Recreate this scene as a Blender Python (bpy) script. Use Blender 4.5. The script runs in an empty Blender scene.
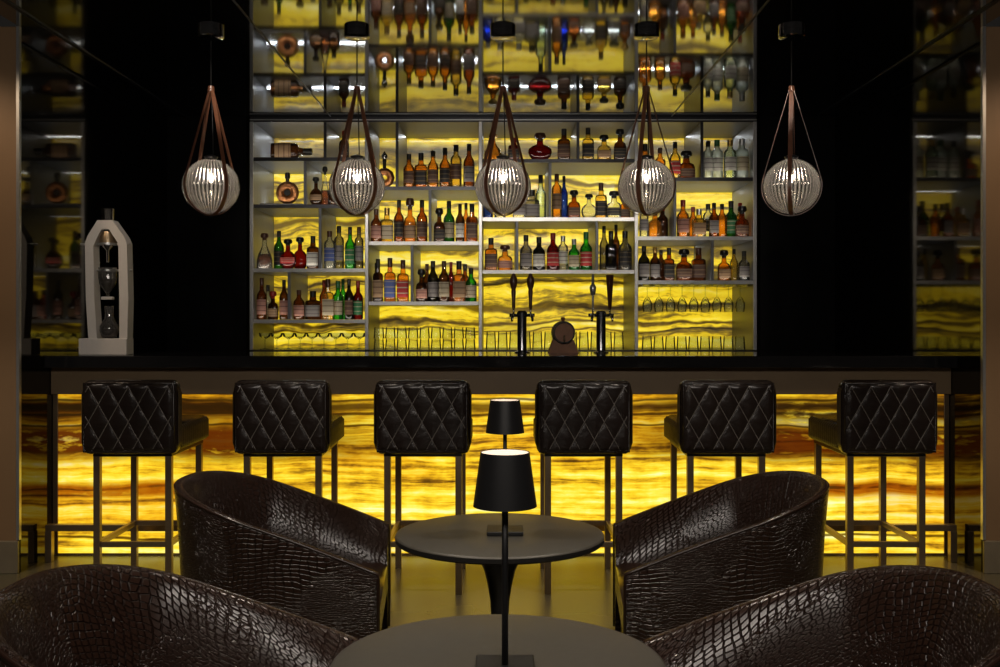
import bpy, bmesh, math, random
from math import sin, cos, pi, sqrt, radians as R
random.seed(7)
scene = bpy.context.scene
COL = scene.collection
H = 1.294                      # eye height; distances from the eye run along +Y

def X(px, d): return (px - 501.0) * d / 1000.0
def Z(py, d): return H + (320.0 - py) * d / 1000.0

# ------------------------------------------------------------------ materials
def new_mat(name):
    m = bpy.data.materials.new(name); m.use_nodes = True
    nt = m.node_tree
    return m, nt, nt.nodes['Principled BSDF'], nt.nodes['Material Output']

def pbr(name, col, rough=0.5, metal=0.0, spec=0.5, coat=0.0, noise=0.0, nscale=40, bump=0.0):
    m, nt, b, o = new_mat(name)
    b.inputs['Base Color'].default_value = (*col, 1)
    b.inputs['Roughness'].default_value = rough
    b.inputs['Metallic'].default_value = metal
    b.inputs['Specular IOR Level'].default_value = spec
    b.inputs['Coat Weight'].default_value = coat
    if noise or bump:
        tc = nt.nodes.new('ShaderNodeTexCoord')
        n = nt.nodes.new('ShaderNodeTexNoise'); n.inputs['Scale'].default_value = nscale; n.inputs['Detail'].default_value = 4
        nt.links.new(tc.outputs['Object'], n.inputs['Vector'])
        if noise:
            mx = nt.nodes.new('ShaderNodeMix'); mx.data_type = 'RGBA'
            mx.inputs[6].default_value = (*[c * (1 - noise) for c in col], 1)
            mx.inputs[7].default_value = (*[min(1, c * (1 + noise)) for c in col], 1)
            nt.links.new(n.outputs['Fac'], mx.inputs[0]); nt.links.new(mx.outputs[2], b.inputs['Base Color'])
        if bump:
            bp = nt.nodes.new('ShaderNodeBump'); bp.inputs['Strength'].default_value = bump; bp.inputs['Distance'].default_value = 0.01
            nt.links.new(n.outputs['Fac'], bp.inputs['Height']); nt.links.new(bp.outputs['Normal'], b.inputs['Normal'])
    return m

def emit(name, col, s):
    m, nt, b, o = new_mat(name)
    b.inputs['Base Color'].default_value = (*col, 1)
    b.inputs['Emission Color'].default_value = (*col, 1)
    b.inputs['Emission Strength'].default_value = s
    return m

def thin_glass(name, col, ior=1.45, haze=0.0, hazecol=None, rough=0.03):
    m, nt, b, o = new_mat(name)
    nt.nodes.remove(b)
    t = nt.nodes.new('ShaderNodeBsdfTransparent'); t.inputs['Color'].default_value = (*col, 1)
    g = nt.nodes.new('ShaderNodeBsdfGlossy'); g.inputs['Roughness'].default_value = rough
    f = nt.nodes.new('ShaderNodeFresnel'); f.inputs['IOR'].default_value = ior
    mx = nt.nodes.new('ShaderNodeMixShader')
    base = t.outputs[0]
    if haze:
        d = nt.nodes.new('ShaderNodeBsdfTranslucent'); d.inputs['Color'].default_value = (*(hazecol or col), 1)
        d2 = nt.nodes.new('ShaderNodeBsdfDiffuse'); d2.inputs['Color'].default_value = (*(hazecol or col), 1)
        ms = nt.nodes.new('ShaderNodeMixShader'); ms.inputs[0].default_value = 0.5
        nt.links.new(d.outputs[0], ms.inputs[1]); nt.links.new(d2.outputs[0], ms.inputs[2])
        m2 = nt.nodes.new('ShaderNodeMixShader'); m2.inputs[0].default_value = haze
        nt.links.new(t.outputs[0], m2.inputs[1]); nt.links.new(ms.outputs[0], m2.inputs[2]); base = m2.outputs[0]
    nt.links.new(f.outputs[0], mx.inputs[0]); nt.links.new(base, mx.inputs[1]); nt.links.new(g.outputs[0], mx.inputs[2])
    nt.links.new(mx.outputs[0], o.inputs['Surface'])
    return m

def math_node(nt, op, a, b=None):
    n = nt.nodes.new('ShaderNodeMath'); n.operation = op
    for i, v in enumerate((a, b)):
        if v is None: continue
        if isinstance(v, (int, float)): n.inputs[i].default_value = v
        else: nt.links.new(v, n.inputs[i])
    return n.outputs[0]

def onyx(name, strength, ramp, blotch, vein_dim_z, zfreq=13.0, slope=0.0, seed=0.0, browns=0.5, warp=0.3, blots=(), mott=0.17, base=(0.12, 0.08, 0.02)):
    """backlit banded onyx: layered horizontal veins"""
    m, nt, b, o = new_mat(name)
    L = nt.links.new
    tc = nt.nodes.new('ShaderNodeTexCoord')
    sp = nt.nodes.new('ShaderNodeSeparateXYZ'); L(tc.outputs['Object'], sp.inputs[0])
    x, z = sp.outputs['X'], sp.outputs['Z']
    def vec(a, bb, c):
        cb = nt.nodes.new('ShaderNodeCombineXYZ')
        for i, v in enumerate((a, bb, c)):
            if isinstance(v, (int, float)): cb.inputs[i].default_value = v
            else: L(v, cb.inputs[i])
        return cb.outputs[0]
    def noise(v, scale, detail, rough=0.55):
        n = nt.nodes.new('ShaderNodeTexNoise'); n.inputs['Scale'].default_value = scale
        n.inputs['Detail'].default_value = detail; n.inputs['Roughness'].default_value = rough
        L(v, n.inputs['Vector']); return n.outputs['Fac']
    M = lambda op, a, c=None: math_node(nt, op, a, c)
    w1 = noise(vec(M('MULTIPLY', x, 0.9), seed, M('MULTIPLY', z, 1.6)), 1.5, 3)
    w2 = noise(vec(M('MULTIPLY', x, 2.0), seed + 5, M('MULTIPLY', z, 5)), 2.0, 3)
    zz = M('ADD', M('ADD', z, M('MULTIPLY', M('SUBTRACT', w1, 0.5), warp)), M('MULTIPLY', M('SUBTRACT', w2, 0.5), warp * 0.17))
    zz = M('ADD', zz, M('MULTIPLY', x, slope))
    band = noise(vec(M('MULTIPLY', x, 0.35), seed + 9, M('MULTIPLY', zz, zfreq)), 1.0, 7, 0.62)
    blob = noise(vec(M('MULTIPLY', x, 9), seed + 2, M('MULTIPLY', zz, 34)), 1.0, 5, 0.6)
    streak = noise(vec(M('MULTIPLY', x, 9), seed + 3, M('MULTIPLY', z, 1.5)), 1.0, 4, 0.6)
    f = M('ADD', M('MULTIPLY', band, 0.91 - mott), M('ADD', M('MULTIPLY', blob, mott), M('MULTIPLY', streak, 0.09)))
    cr = nt.nodes.new('ShaderNodeValToRGB')
    e = cr.color_ramp.elements
    while len(e) > 1: e.remove(e[0])
    e[0].position = ramp[0][0]; e[0].color = (*ramp[0][1], 1)
    for p, c in ramp[1:]:
        k = e.new(p); k.color = (*c, 1)
    L(f, cr.inputs[0])
    # burnt orange areas of the stone
    big = noise(vec(M('MULTIPLY', x, 0.55), seed + 17, M('MULTIPLY', zz, 2.4)), 1.6, 3)
    ax = M('MULTIPLY', M('ABSOLUTE', x), 0.09 * browns)
    bigf = nt.nodes.new('ShaderNodeMapRange'); bigf.inputs[1].default_value = 0.52; bigf.inputs[2].default_value = 0.70
    L(M('ADD', big, ax), bigf.inputs[0])
    mx = nt.nodes.new('ShaderNodeMix'); mx.data_type = 'RGBA'; mx.blend_type = 'MULTIPLY'
    mx.inputs[7].default_value = (*blotch, 1)
    L(M('MULTIPLY', bigf.outputs[0], browns), mx.inputs[0]); L(cr.outputs[0], mx.inputs[6])
    col = mx.outputs[2]
    for vz, vw in vein_dim_z:       # dark veins along the slab, plus the dim band painted atop the back wall
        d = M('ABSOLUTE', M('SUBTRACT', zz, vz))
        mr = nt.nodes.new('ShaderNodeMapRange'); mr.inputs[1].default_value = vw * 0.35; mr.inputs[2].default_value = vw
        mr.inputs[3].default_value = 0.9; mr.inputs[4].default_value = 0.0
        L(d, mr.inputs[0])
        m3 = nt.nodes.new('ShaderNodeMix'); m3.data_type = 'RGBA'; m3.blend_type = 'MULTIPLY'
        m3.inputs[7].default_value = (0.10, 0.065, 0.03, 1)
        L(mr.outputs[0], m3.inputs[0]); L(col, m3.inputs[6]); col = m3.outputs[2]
    for bz, bw, bx, bc in blots:       # broad burnt-brown layers that thin out towards the middle slabs
        d = M('ABSOLUTE', M('SUBTRACT', zz, bz))
        mr = nt.nodes.new('ShaderNodeMapRange'); mr.interpolation_type = 'SMOOTHSTEP'
        mr.inputs[1].default_value = bw * 0.3; mr.inputs[2].default_value = bw; mr.inputs[3].default_value = 1.0; mr.inputs[4].default_value = 0.0
        L(d, mr.inputs[0])
        mr2 = nt.nodes.new('ShaderNodeMapRange'); mr2.interpolation_type = 'SMOOTHSTEP'; mr2.inputs[1].default_value = bx - 0.5; mr2.inputs[2].default_value = bx + 0.4
        L(M('ABSOLUTE', x), mr2.inputs[0])
        mr4 = nt.nodes.new('ShaderNodeMapRange'); mr4.inputs[1].default_value = 0.32; mr4.inputs[2].default_value = 0.47
        L(M('ADD', M('MULTIPLY', blob, 0.6), M('MULTIPLY', big, 0.4)), mr4.inputs[0])
        m3 = nt.nodes.new('ShaderNodeMix'); m3.data_type = 'RGBA'; m3.blend_type = 'MULTIPLY'; m3.inputs[7].default_value = (*bc, 1)
        L(M('MULTIPLY', M('MULTIPLY', mr.outputs[0], mr2.outputs[0]), mr4.outputs[0]), m3.inputs[0]); L(col, m3.inputs[6]); col = m3.outputs[2]
    b.inputs['Base Color'].default_value = (*base, 1)
    b.inputs['Roughness'].default_value = 0.15
    L(col, b.inputs['Emission Color']); b.inputs['Emission Strength'].default_value = strength
    return m

M = {}
ramp_front = [(0.36, (0.035, 0.018, 0.004)), (0.42, (0.24, 0.11, 0.006)), (0.465, (0.68, 0.37, 0.010)),
              (0.51, (0.98, 0.64, 0.020)), (0.56, (1.0, 0.80, 0.08)), (0.63, (1.0, 0.92, 0.40))]
ramp_back = [(0.37, (0.035, 0.028, 0.010)), (0.43, (0.19, 0.12, 0.012)), (0.475, (0.52, 0.34, 0.010)),
             (0.50, (0.88, 0.60, 0.014)), (0.56, (0.98, 0.74, 0.03)), (0.66, (1.0, 0.86, 0.26))]
M['onyx_front'] = onyx('onyx_front', 1.15, ramp_front, (0.85, 0.55, 0.20), [(0.855, 0.010), (0.815, 0.030), (0.775, 0.012), (0.71, 0.008), (0.10, 0.010)], 20, 0.0, 1.3, 0.6, 0.10,
                       [(0.80, 0.10, 0.9, (0.10, 0.055, 0.02)), (0.625, 0.15, 0.85, (0.11, 0.032, 0.006)), (0.36, 0.06, 1.3, (0.45, 0.22, 0.05))], 0.24)
M['onyx_back'] = onyx('onyx_back', 1.0, ramp_back, (0.42, 0.38, 0.20), [(1.40, 0.035), (1.27, 0.020), (1.21, 0.012), (2.66, 0.10), (2.42, 0.02), (2.08, 0.03), (1.75, 0.022), (1.60, 0.012)], 12, 0.0, 4.1, 0.6, 0.28, (), 0.26, (0.13, 0.12, 0.09))  # the broadest, topmost vein is dimness painted into the stone colour

def croc(name, col, scale=46):
    m, nt, b, o = new_mat(name)
    L = nt.links.new
    uv = nt.nodes.new('ShaderNodeUVMap')
    mp = nt.nodes.new('ShaderNodeMapping'); mp.inputs['Scale'].default_value = (1.0, 1.0, 1.0)
    L(uv.outputs[0], mp.inputs[0])
    nz = nt.nodes.new('ShaderNodeTexNoise'); nz.inputs['Scale'].default_value = 3.5; nz.inputs['Detail'].default_value = 2
    L(mp.outputs[0], nz.inputs['Vector'])
    mixv = nt.nodes.new('ShaderNodeMix'); mixv.data_type = 'RGBA'; mixv.inputs[0].default_value = 0.10
    L(mp.outputs[0], mixv.inputs[6]); L(nz.outputs['Color'], mixv.inputs[7])
    def vor(sc, sx, sy, rnd):
        m2 = nt.nodes.new('ShaderNodeMapping'); m2.inputs['Scale'].default_value = (sx, sy, 1)
        L(mixv.outputs[2], m2.inputs[0])
        v = nt.nodes.new('ShaderNodeTexVoronoi'); v.feature = 'DISTANCE_TO_EDGE'; v.voronoi_dimensions = '2D'
        v.inputs['Scale'].default_value = sc; v.inputs['Randomness'].default_value = rnd
        L(m2.outputs[0], v.inputs['Vector'])
        mr = nt.nodes.new('ShaderNodeMapRange'); mr.inputs[1].default_value = 0.0; mr.inputs[2].default_value = 0.15
        mr.interpolation_type = 'SMOOTHSTEP'
        L(v.outputs['Distance'], mr.inputs[0]); return mr.outputs[0]
    big = vor(scale, 0.72, 1.15, 0.32)
    small = vor(scale * 1.7, 0.6, 1.3, 0.9)
    sel = nt.nodes.new('ShaderNodeTexNoise'); sel.inputs['Scale'].default_value = 3.0; sel.inputs['Detail'].default_value = 1
    L(mp.outputs[0], sel.inputs['Vector'])
    sr = nt.nodes.new('ShaderNodeMapRange'); sr.inputs[1].default_value = 0.46; sr.inputs[2].default_value = 0.54
    L(sel.outputs['Fac'], sr.inputs[0])
    mh = nt.nodes.new('ShaderNodeMix'); mh.data_type = 'FLOAT'
    L(sr.outputs[0], mh.inputs[0]); L(big, mh.inputs[2]); L(small, mh.inputs[3])
    bp = nt.nodes.new('ShaderNodeBump'); bp.inputs['Strength'].default_value = 0.9; bp.inputs['Distance'].default_value = 0.006
    L(mh.outputs[0], bp.inputs['Height']); L(bp.outputs['Normal'], b.inputs['Normal'])
    cm = nt.nodes.new('ShaderNodeMix'); cm.data_type = 'RGBA'
    cm.inputs[6].default_value = (*[c * 0.45 for c in col], 1); cm.inputs[7].default_value = (*col, 1)
    L(mh.outputs[0], cm.inputs[0]); L(cm.outputs[2], b.inputs['Base Color'])
    b.inputs['Roughness'].default_value = 0.23
    b.inputs['Specular IOR Level'].default_value = 0.65
    return m
M['croc'] = croc('crocodile_leather', (0.030, 0.014, 0.009), 60)
M['leather'] = pbr('black_brown_leather', (0.017, 0.011, 0.009), 0.27, spec=0.65, noise=0.3, nscale=25, bump=0.35)
M['side_leather'] = pbr('olive_brown_leather', (0.06, 0.042, 0.022), 0.45, noise=0.3, nscale=60, bump=0.3)
M['thread'] = pbr('stitch_thread', (0.15, 0.135, 0.12), 0.4)
M['bronze'] = pbr('brushed_bronze', (0.36, 0.27, 0.17), 0.36, 0.85, noise=0.15, nscale=90)
M['steel'] = pbr('brushed_steel', (0.52, 0.52, 0.52), 0.32, 0.75, noise=0.12, nscale=60)
M['shelf_metal'] = pbr('shelf_metal', (0.14, 0.147, 0.163), 0.42, 0.2, noise=0.12, nscale=30)
M['dark_metal'] = pbr('dark_shelf_metal', (0.045, 0.045, 0.05), 0.35, 0.8)
M['chrome'] = pbr('polished_chrome', (0.75, 0.75, 0.77), 0.08, 1.0)
M['black_stone'] = pbr('black_stone', (0.012, 0.012, 0.013), 0.10, spec=0.6, noise=0.4, nscale=30)
M['apron'] = pbr('brown_apron', (0.20, 0.14, 0.08), 0.5, noise=0.12, nscale=8)
M['black_wall'] = pbr('black_lacquer', (0.002, 0.002, 0.002), 0.6, spec=0.1, noise=0.3, nscale=6)
def mirror(name, refl, rough, body=(0.004, 0.004, 0.004)):
    m, nt, b, o = new_mat(name); nt.nodes.remove(b)
    tc = nt.nodes.new('ShaderNodeTexCoord'); n = nt.nodes.new('ShaderNodeTexNoise'); n.inputs['Scale'].default_value = 2.5
    nt.links.new(tc.outputs['Object'], n.inputs['Vector'])
    mr = nt.nodes.new('ShaderNodeMapRange'); mr.inputs[3].default_value = rough * 0.7; mr.inputs[4].default_value = rough * 1.3
    nt.links.new(n.outputs['Fac'], mr.inputs[0])
    g = nt.nodes.new('ShaderNodeBsdfGlossy'); g.inputs['Color'].default_value = (*refl, 1); nt.links.new(mr.outputs[0], g.inputs['Roughness'])
    d = nt.nodes.new('ShaderNodeBsdfDiffuse'); d.inputs['Color'].default_value = (*body, 1)
    a = nt.nodes.new('ShaderNodeAddShader'); nt.links.new(g.outputs[0], a.inputs[0]); nt.links.new(d.outputs[0], a.inputs[1])
    nt.links.new(a.outputs[0], o.inputs['Surface']); return m
M['mirror_dark'] = mirror('smoked_mirror', (0.10, 0.092, 0.08), 0.05)
M['mirror_ceiling'] = mirror('mirror_ceiling', (0.44, 0.44, 0.44), 0.05)
M['plaster_dark'] = pbr('dark_plaster', (0.03, 0.028, 0.026), 0.8, noise=0.1)
M['brown_wall'] = pbr('brown_wall_panel', (0.24, 0.145, 0.072), 0.55, noise=0.15, nscale=3)
M['base_stone'] = pbr('baseboard_stone', (0.20, 0.165, 0.11), 0.35, noise=0.2, nscale=12)
M['black_matte'] = pbr('black_powder_coat', (0.010, 0.010, 0.011), 0.42, noise=0.2, nscale=200)
M['table_top'] = pbr('dark_stone_top', (0.062, 0.057, 0.047), 0.42, noise=0.16, nscale=45)
M['table_edge'] = pbr('dark_table_edge', (0.02, 0.019, 0.018), 0.35, noise=0.2, nscale=60)
M['table_metal'] = pbr('dark_tulip_metal', (0.03, 0.03, 0.032), 0.28, 0.5, noise=0.1)
M['strap'] = pbr('copper_brown_leather', (0.16, 0.064, 0.034), 0.32, spec=0.7, noise=0.25, nscale=50, bump=0.1)
M['cord'] = pbr('black_cord', (0.01, 0.01, 0.01), 0.6, noise=0.2)
M['bulb'] = emit('warm_bulb', (1.0, 0.86, 0.68), 90)
M['diffuser'] = emit('lamp_diffuser', (1.0, 0.80, 0.64), 0.62)
def globe_glass():
    m, nt, b, o = new_mat('ribbed_clear_glass'); nt.nodes.remove(b); L = nt.links.new
    tc = nt.nodes.new('ShaderNodeTexCoord'); sp = nt.nodes.new('ShaderNodeSeparateXYZ'); L(tc.outputs['Object'], sp.inputs[0])
    ang = math_node(nt, 'ARCTAN2', sp.outputs['Y'], sp.outputs['X'])
    st = math_node(nt, 'ADD', math_node(nt, 'MULTIPLY', math_node(nt, 'COSINE', math_node(nt, 'MULTIPLY', ang, 42.0)), 0.5), 0.5)
    def ramp(c0, c1):
        n = nt.nodes.new('ShaderNodeMix'); n.data_type = 'RGBA'; n.inputs[6].default_value = (*c0, 1); n.inputs[7].default_value = (*c1, 1)
        L(st, n.inputs[0]); return n.outputs[2]
    g = nt.nodes.new('ShaderNodeBsdfGlass'); g.inputs['Color'].default_value = (0.90, 0.88, 0.86, 1); g.inputs['IOR'].default_value = 1.45; g.inputs['Roughness'].default_value = 0.05
    t = nt.nodes.new('ShaderNodeBsdfTransparent'); L(ramp((0.98, 0.97, 0.96), (0.20, 0.195, 0.19)), t.inputs['Color'])     # rib contrast painted into the colour in place of room reflections
    d = nt.nodes.new('ShaderNodeBsdfTranslucent'); L(ramp((1.0, 0.96, 0.92), (0.05, 0.05, 0.05)), d.inputs['Color'])
    a = nt.nodes.new('ShaderNodeMixShader'); a.inputs[0].default_value = 0.34
    L(t.outputs[0], a.inputs[1]); L(d.outputs[0], a.inputs[2])
    x = nt.nodes.new('ShaderNodeMixShader'); x.inputs[0].default_value = 0.35
    L(a.outputs[0], x.inputs[1]); L(g.outputs[0], x.inputs[2])
    gl = nt.nodes.new('ShaderNodeBsdfGlossy'); gl.inputs['Roughness'].default_value = 0.12; gl.inputs['Color'].default_value = (0.9, 0.9, 0.9, 1)
    y = nt.nodes.new('ShaderNodeMixShader'); y.inputs[0].default_value = 0.10
    L(x.outputs[0], y.inputs[1]); L(gl.outputs[0], y.inputs[2]); L(y.outputs[0], o.inputs['Surface'])
    return m
M['globe'] = globe_glass()
M['white'] = pbr('white_lacquer', (0.62, 0.58, 0.54), 0.45, noise=0.04)
M['glass'] = thin_glass('clear_glass', (0.93, 0.95, 0.93), 1.5)
M['drinkglass'] = thin_glass('drinking_glass', (0.95, 0.97, 0.93), 1.25, 0.06, (0.8, 0.85, 0.75))
M['coffee'] = pbr('coffee', (0.03, 0.015, 0.008), 0.3, noise=0.2)
M['oak'] = pbr('dark_oak', (0.26, 0.11, 0.048), 0.5, noise=0.35, nscale=30)
M['hoop'] = pbr('iron_hoop', (0.03, 0.026, 0.022), 0.4, 0.6, noise=0.2)
M['wood_handle'] = pbr('turned_wood', (0.09, 0.035, 0.018), 0.35, noise=0.3, nscale=60)
M['dark_chrome'] = pbr('dark_chrome', (0.30, 0.30, 0.32), 0.18, 1.0, noise=0.1)
M['black_gloss'] = pbr('black_gloss', (0.012, 0.012, 0.014), 0.12, spec=0.7, noise=0.2)

def tile_floor():
    m, nt, b, o = new_mat('beige_floor_tile')
    L = nt.links.new
    tc = nt.nodes.new('ShaderNodeTexCoord')
    mp = nt.nodes.new('ShaderNodeMapping'); mp.inputs['Location'].default_value = (0.124, 0.18, 0)
    L(tc.outputs['Object'], mp.inputs[0])
    br = nt.nodes.new('ShaderNodeTexBrick'); br.offset = 0.0
    br.inputs['Color1'].default_value = (0.125, 0.105, 0.062, 1); br.inputs['Color2'].default_value = (0.115, 0.098, 0.058, 1)
    br.inputs['Mortar'].default_value = (0.10, 0.09, 0.07, 1)
    br.inputs['Scale'].default_value = 1.0; br.inputs['Mortar Size'].default_value = 0.0025
    br.inputs['Brick Width'].default_value = 0.62; br.inputs['Row Height'].default_value = 0.62
    L(mp.outputs[0], br.inputs[0])
    n = nt.nodes.new('ShaderNodeTexNoise'); n.inputs['Scale'].default_value = 5; n.inputs['Detail'].default_value = 6
    L(tc.outputs['Object'], n.inputs['Vector'])
    mx = nt.nodes.new('ShaderNodeMix'); mx.data_type = 'RGBA'; mx.blend_type = 'MULTIPLY'; mx.inputs[0].default_value = 0.25
    L(br.outputs['Color'], mx.inputs[6]); L(n.outputs['Color'], mx.inputs[7]); L(mx.outputs[2], b.inputs['Base Color'])
    b.inputs['Roughness'].default_value = 0.27
    return m
M['floor'] = tile_floor()

# ------------------------------------------------------------------ mesh helpers
def link(name, me, mat, parent=None, smooth=False):
    o = bpy.data.objects.new(name, me); COL.objects.link(o)
    if mat is not None: me.materials.append(mat)
    if smooth:
        for p in me.polygons: p.use_smooth = True
    if parent is not None: o.parent = parent
    return o

class MB:
    def __init__(s): s.bm = bmesh.new(); s.uv = s.bm.loops.layers.uv.new('UVMap')
    def box(s, x0, x1, y0, y1, z0, z1, bev=0.0, seg=2):
        r = bmesh.ops.create_cube(s.bm, size=1.0)
        vs = r['verts']
        for v in vs:
            v.co = ((x0 + x1) / 2 + v.co.x * (x1 - x0), (y0 + y1) / 2 + v.co.y * (y1 - y0), (z0 + z1) / 2 + v.co.z * (z1 - z0))
        if bev:
            es = list({e for v in vs for e in v.link_edges})
            bmesh.ops.bevel(s.bm, geom=es, offset=bev, segments=seg, profile=0.5, affect='EDGES')
        return s
    def lathe(s, prof, n=24, cx=0, cy=0, z0=0, a0=0, a1=2 * pi, ex=1.0, ey=1.0, power=2.0, rib=0.0, nrib=0, caps=True):
        """prof: list of (r, z). power>2 squares the section."""
        full = abs((a1 - a0) - 2 * pi) < 1e-6
        m = n if full else n + 1
        rings = []
        for r, z in prof:
            ring = []
            for i in range(m):
                a = a0 + (a1 - a0) * i / n
                c, sn = cos(a), sin(a)
                k = 1.0
                if power != 2.0: k = 1.0 / (abs(c) ** power + abs(sn) ** power) ** (1.0 / power)
                rr = r * k * (1 + rib * cos(nrib * a)) if nrib else r * k
                ring.append(s.bm.verts.new((cx + rr * c * ex, cy + rr * sn * ey, z0 + z)))
            rings.append(ring)
        for j in range(len(rings) - 1):
            A, B = rings[j], rings[j + 1]
            for i in range(n):
                k = (i + 1) % m
                f = s.bm.faces.new((A[i], A[k], B[k], B[i]))
                for lp, (u, v) in zip(f.loops, ((i / n, j), ((i + 1) / n, j), ((i + 1) / n, j + 1), (i / n, j + 1))):
                    lp[s.uv].uv = (u, v / max(1, len(rings) - 1))
        if caps and full:
            if prof[0][0] > 1e-5: s.bm.faces.new(list(reversed(rings[0])))
            if prof[-1][0] > 1e-5: s.bm.faces.new(rings[-1])
        return s
    def grid(s, fn, nu, nv, closed_u=False):
        """fn(i, j) -> (pos, uv)"""
        V = [[None] * (nv + 1) for _ in range(nu + (0 if closed_u else 1))]
        U = {}
        for i in range(len(V)):
            for j in range(nv + 1):
                p, uv = fn(i, j); V[i][j] = s.bm.verts.new(p); U[(i, j)] = uv
        for i in range(nu):
            k = (i + 1) % len(V)
            for j in range(nv):
                f = s.bm.faces.new((V[i][j], V[k][j], V[k][j + 1], V[i][j + 1]))
                for lp, key in zip(f.loops, ((i, j), (k, j), (k, j + 1), (i, j + 1))): lp[s.uv].uv = U[key]
        return V
    def tube(s, pts, rad, n=8, closed=False, square=False):
        from mathutils import Vector
        P = [Vector(p) for p in pts]; N = len(P)
        rings = []
        up = Vector((0, 0, 1))
        prev = None
        for i, p in enumerate(P):
            if closed: t = (P[(i + 1) % N] - P[i - 1])
            else: t = P[min(i + 1, N - 1)] - P[max(i - 1, 0)]
            t.normalize()
            if prev is None:
                ref = up if abs(t.z) < 0.9 else Vector((1, 0, 0))
                a = t.cross(ref).normalized()
            else:
                a = (prev - t * prev.dot(t)).normalized()
            b = t.cross(a); prev = a
            r = rad[i] if isinstance(rad, (list, tuple)) else rad
            off = pi / 4 if square else 0
            k = sqrt(2) if square else 1
            rings.append([s.bm.verts.new(p + (a * cos(off + 2 * pi * q / n) + b * sin(off + 2 * pi * q / n)) * r * k) for q in range(n)])
        for i in range(N if closed else N - 1):
            A, B = rings[i], rings[(i + 1) % N]
            for q in range(n):
                s.bm.faces.new((A[q], A[(q + 1) % n], B[(q + 1) % n], B[q]))
        if not closed:
            s.bm.faces.new(list(reversed(rings[0]))); s.bm.faces.new(rings[-1])
        return s
    def sphere(s, c, r, sx=1, sy=1, sz=1, n=16):
        rr = bmesh.ops.create_uvsphere(s.bm, u_segments=n, v_segments=max(6, n // 2), radius=1)
        for v in rr['verts']: v.co = (c[0] + v.co.x * r * sx, c[1] + v.co.y * r * sy, c[2] + v.co.z * r * sz)
        return s
    def prism(s, poly, y0, y1):
        """polygon in XZ extruded along Y"""
        A = [s.bm.verts.new((x, y0, z)) for x, z in poly]; B = [s.bm.verts.new((x, y1, z)) for x, z in poly]
        s.bm.faces.new(A); s.bm.faces.new(list(reversed(B)))
        for i in range(len(poly)):
            k = (i + 1) % len(poly); s.bm.faces.new((A[k], A[i], B[i], B[k]))
        return s
    def build(s, name, mat, parent=None, smooth=False, auto=None):
        bmesh.ops.recalc_face_normals(s.bm, faces=s.bm.faces[:])
        me = bpy.data.meshes.new(name); s.bm.to_mesh(me); s.bm.free()
        o = link(name, me, mat, parent, smooth or auto is not None)
        if auto is not None: me.set_sharp_from_angle(angle=R(auto))
        return o

def tag(o, label=None, cat=None, group=None, kind=None):
    if label: o['label'] = label
    if cat: o['category'] = cat
    if group: o['group'] = group
    if kind: o['kind'] = kind
    return o
def thing(name, label, cat, loc=(0, 0, 0), rz=0.0, group=None):
    o = bpy.data.objects.new(name, None); COL.objects.link(o)
    o.empty_display_size = 0.1
    o.location = loc; o.rotation_euler = (0, 0, rz)
    return tag(o, label, cat, group)
def copy_tree(o, parent=None):
    c = o.copy(); COL.objects.link(c)
    if parent is not None: c.parent = parent
    for ch in list(o.children): copy_tree(ch, c)
    return c
def struct(name, mb, mat, **k):
    o = mb.build(name, mat, **k); o['kind'] = 'structure'; return o

# ------------------------------------------------------------------ the setting
X0 = 2.465                  # side mirrors
DS, DB = 7.40, 8.07         # shelf front, onyx wall behind the shelves
ZC = 2.796                  # ceiling
BF = 5.50                   # onyx face of the bar
UL, UR = X(250, DS), X(756.5, DS)

struct('floor', MB().box(-4.5, 4.5, -2.0, 8.3, -0.1, 0.0), M['floor'])
struct('ceiling', MB().box(-X0, X0, 4.3, DB + 0.2, ZC, ZC + 0.05), M['mirror_ceiling'])
struct('ceiling_lounge', MB().box(-4.5, 4.5, -2.0, 4.3, ZC, ZC + 0.05), M['plaster_dark'])
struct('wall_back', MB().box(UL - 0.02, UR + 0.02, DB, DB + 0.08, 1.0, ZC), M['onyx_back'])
struct('wall_back_left', MB().box(-X0, UL - 0.022, DS - 0.02, DB + 0.08, 0, ZC), M['black_wall'])
struct('wall_back_right', MB().box(UR + 0.022, X0, DS - 0.02, DB + 0.08, 0, ZC), M['black_wall'])
WF = 5.12
for s, nm in ((-1, 'left'), (1, 'right')):
    a, b = sorted((s * X0, s * (X0 + 0.04)))
    struct('wall_mirror_' + nm, MB().box(a, b, WF + 0.012, DB, 0.0, ZC), M['mirror_dark'])
    a, b = sorted((s * (X0 + 0.012), s * 4.5))
    struct('wall_' + nm, MB().box(a, b, WF, WF + 0.01, 0.0, ZC, 0.0), M['brown_wall'])
    a, b = sorted((s * (X0 - 0.004), s * (X0 + 0.012)))
    struct('trim_1' if s < 0 else 'trim_2', MB().box(a, b, WF - 0.012, WF + 0.011, 0.17, ZC - 0.001), M['steel'])
    a, b = sorted((s * (X0 + 0.0), s * 4.5))
    struct('baseboard_' + nm, MB().box(a, b, WF - 0.02, WF - 0.0005, 0.0, 0.165, 0.003), M['base_stone'])
    struct('trim_%d' % (3 if s < 0 else 4), MB().box(s * 2.33 - 0.012, s * 2.33 + 0.012, 4.3, DS - 0.03, ZC - 0.006, ZC - 0.0005), M['dark_metal'])
    struct('trim_%d' % (5 if s < 0 else 6), MB().box(s * 1.257 - 0.004, s * 1.257 + 0.004, 4.3, DS - 0.03, ZC - 0.004, ZC - 0.0005), M['dark_metal'])

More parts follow.
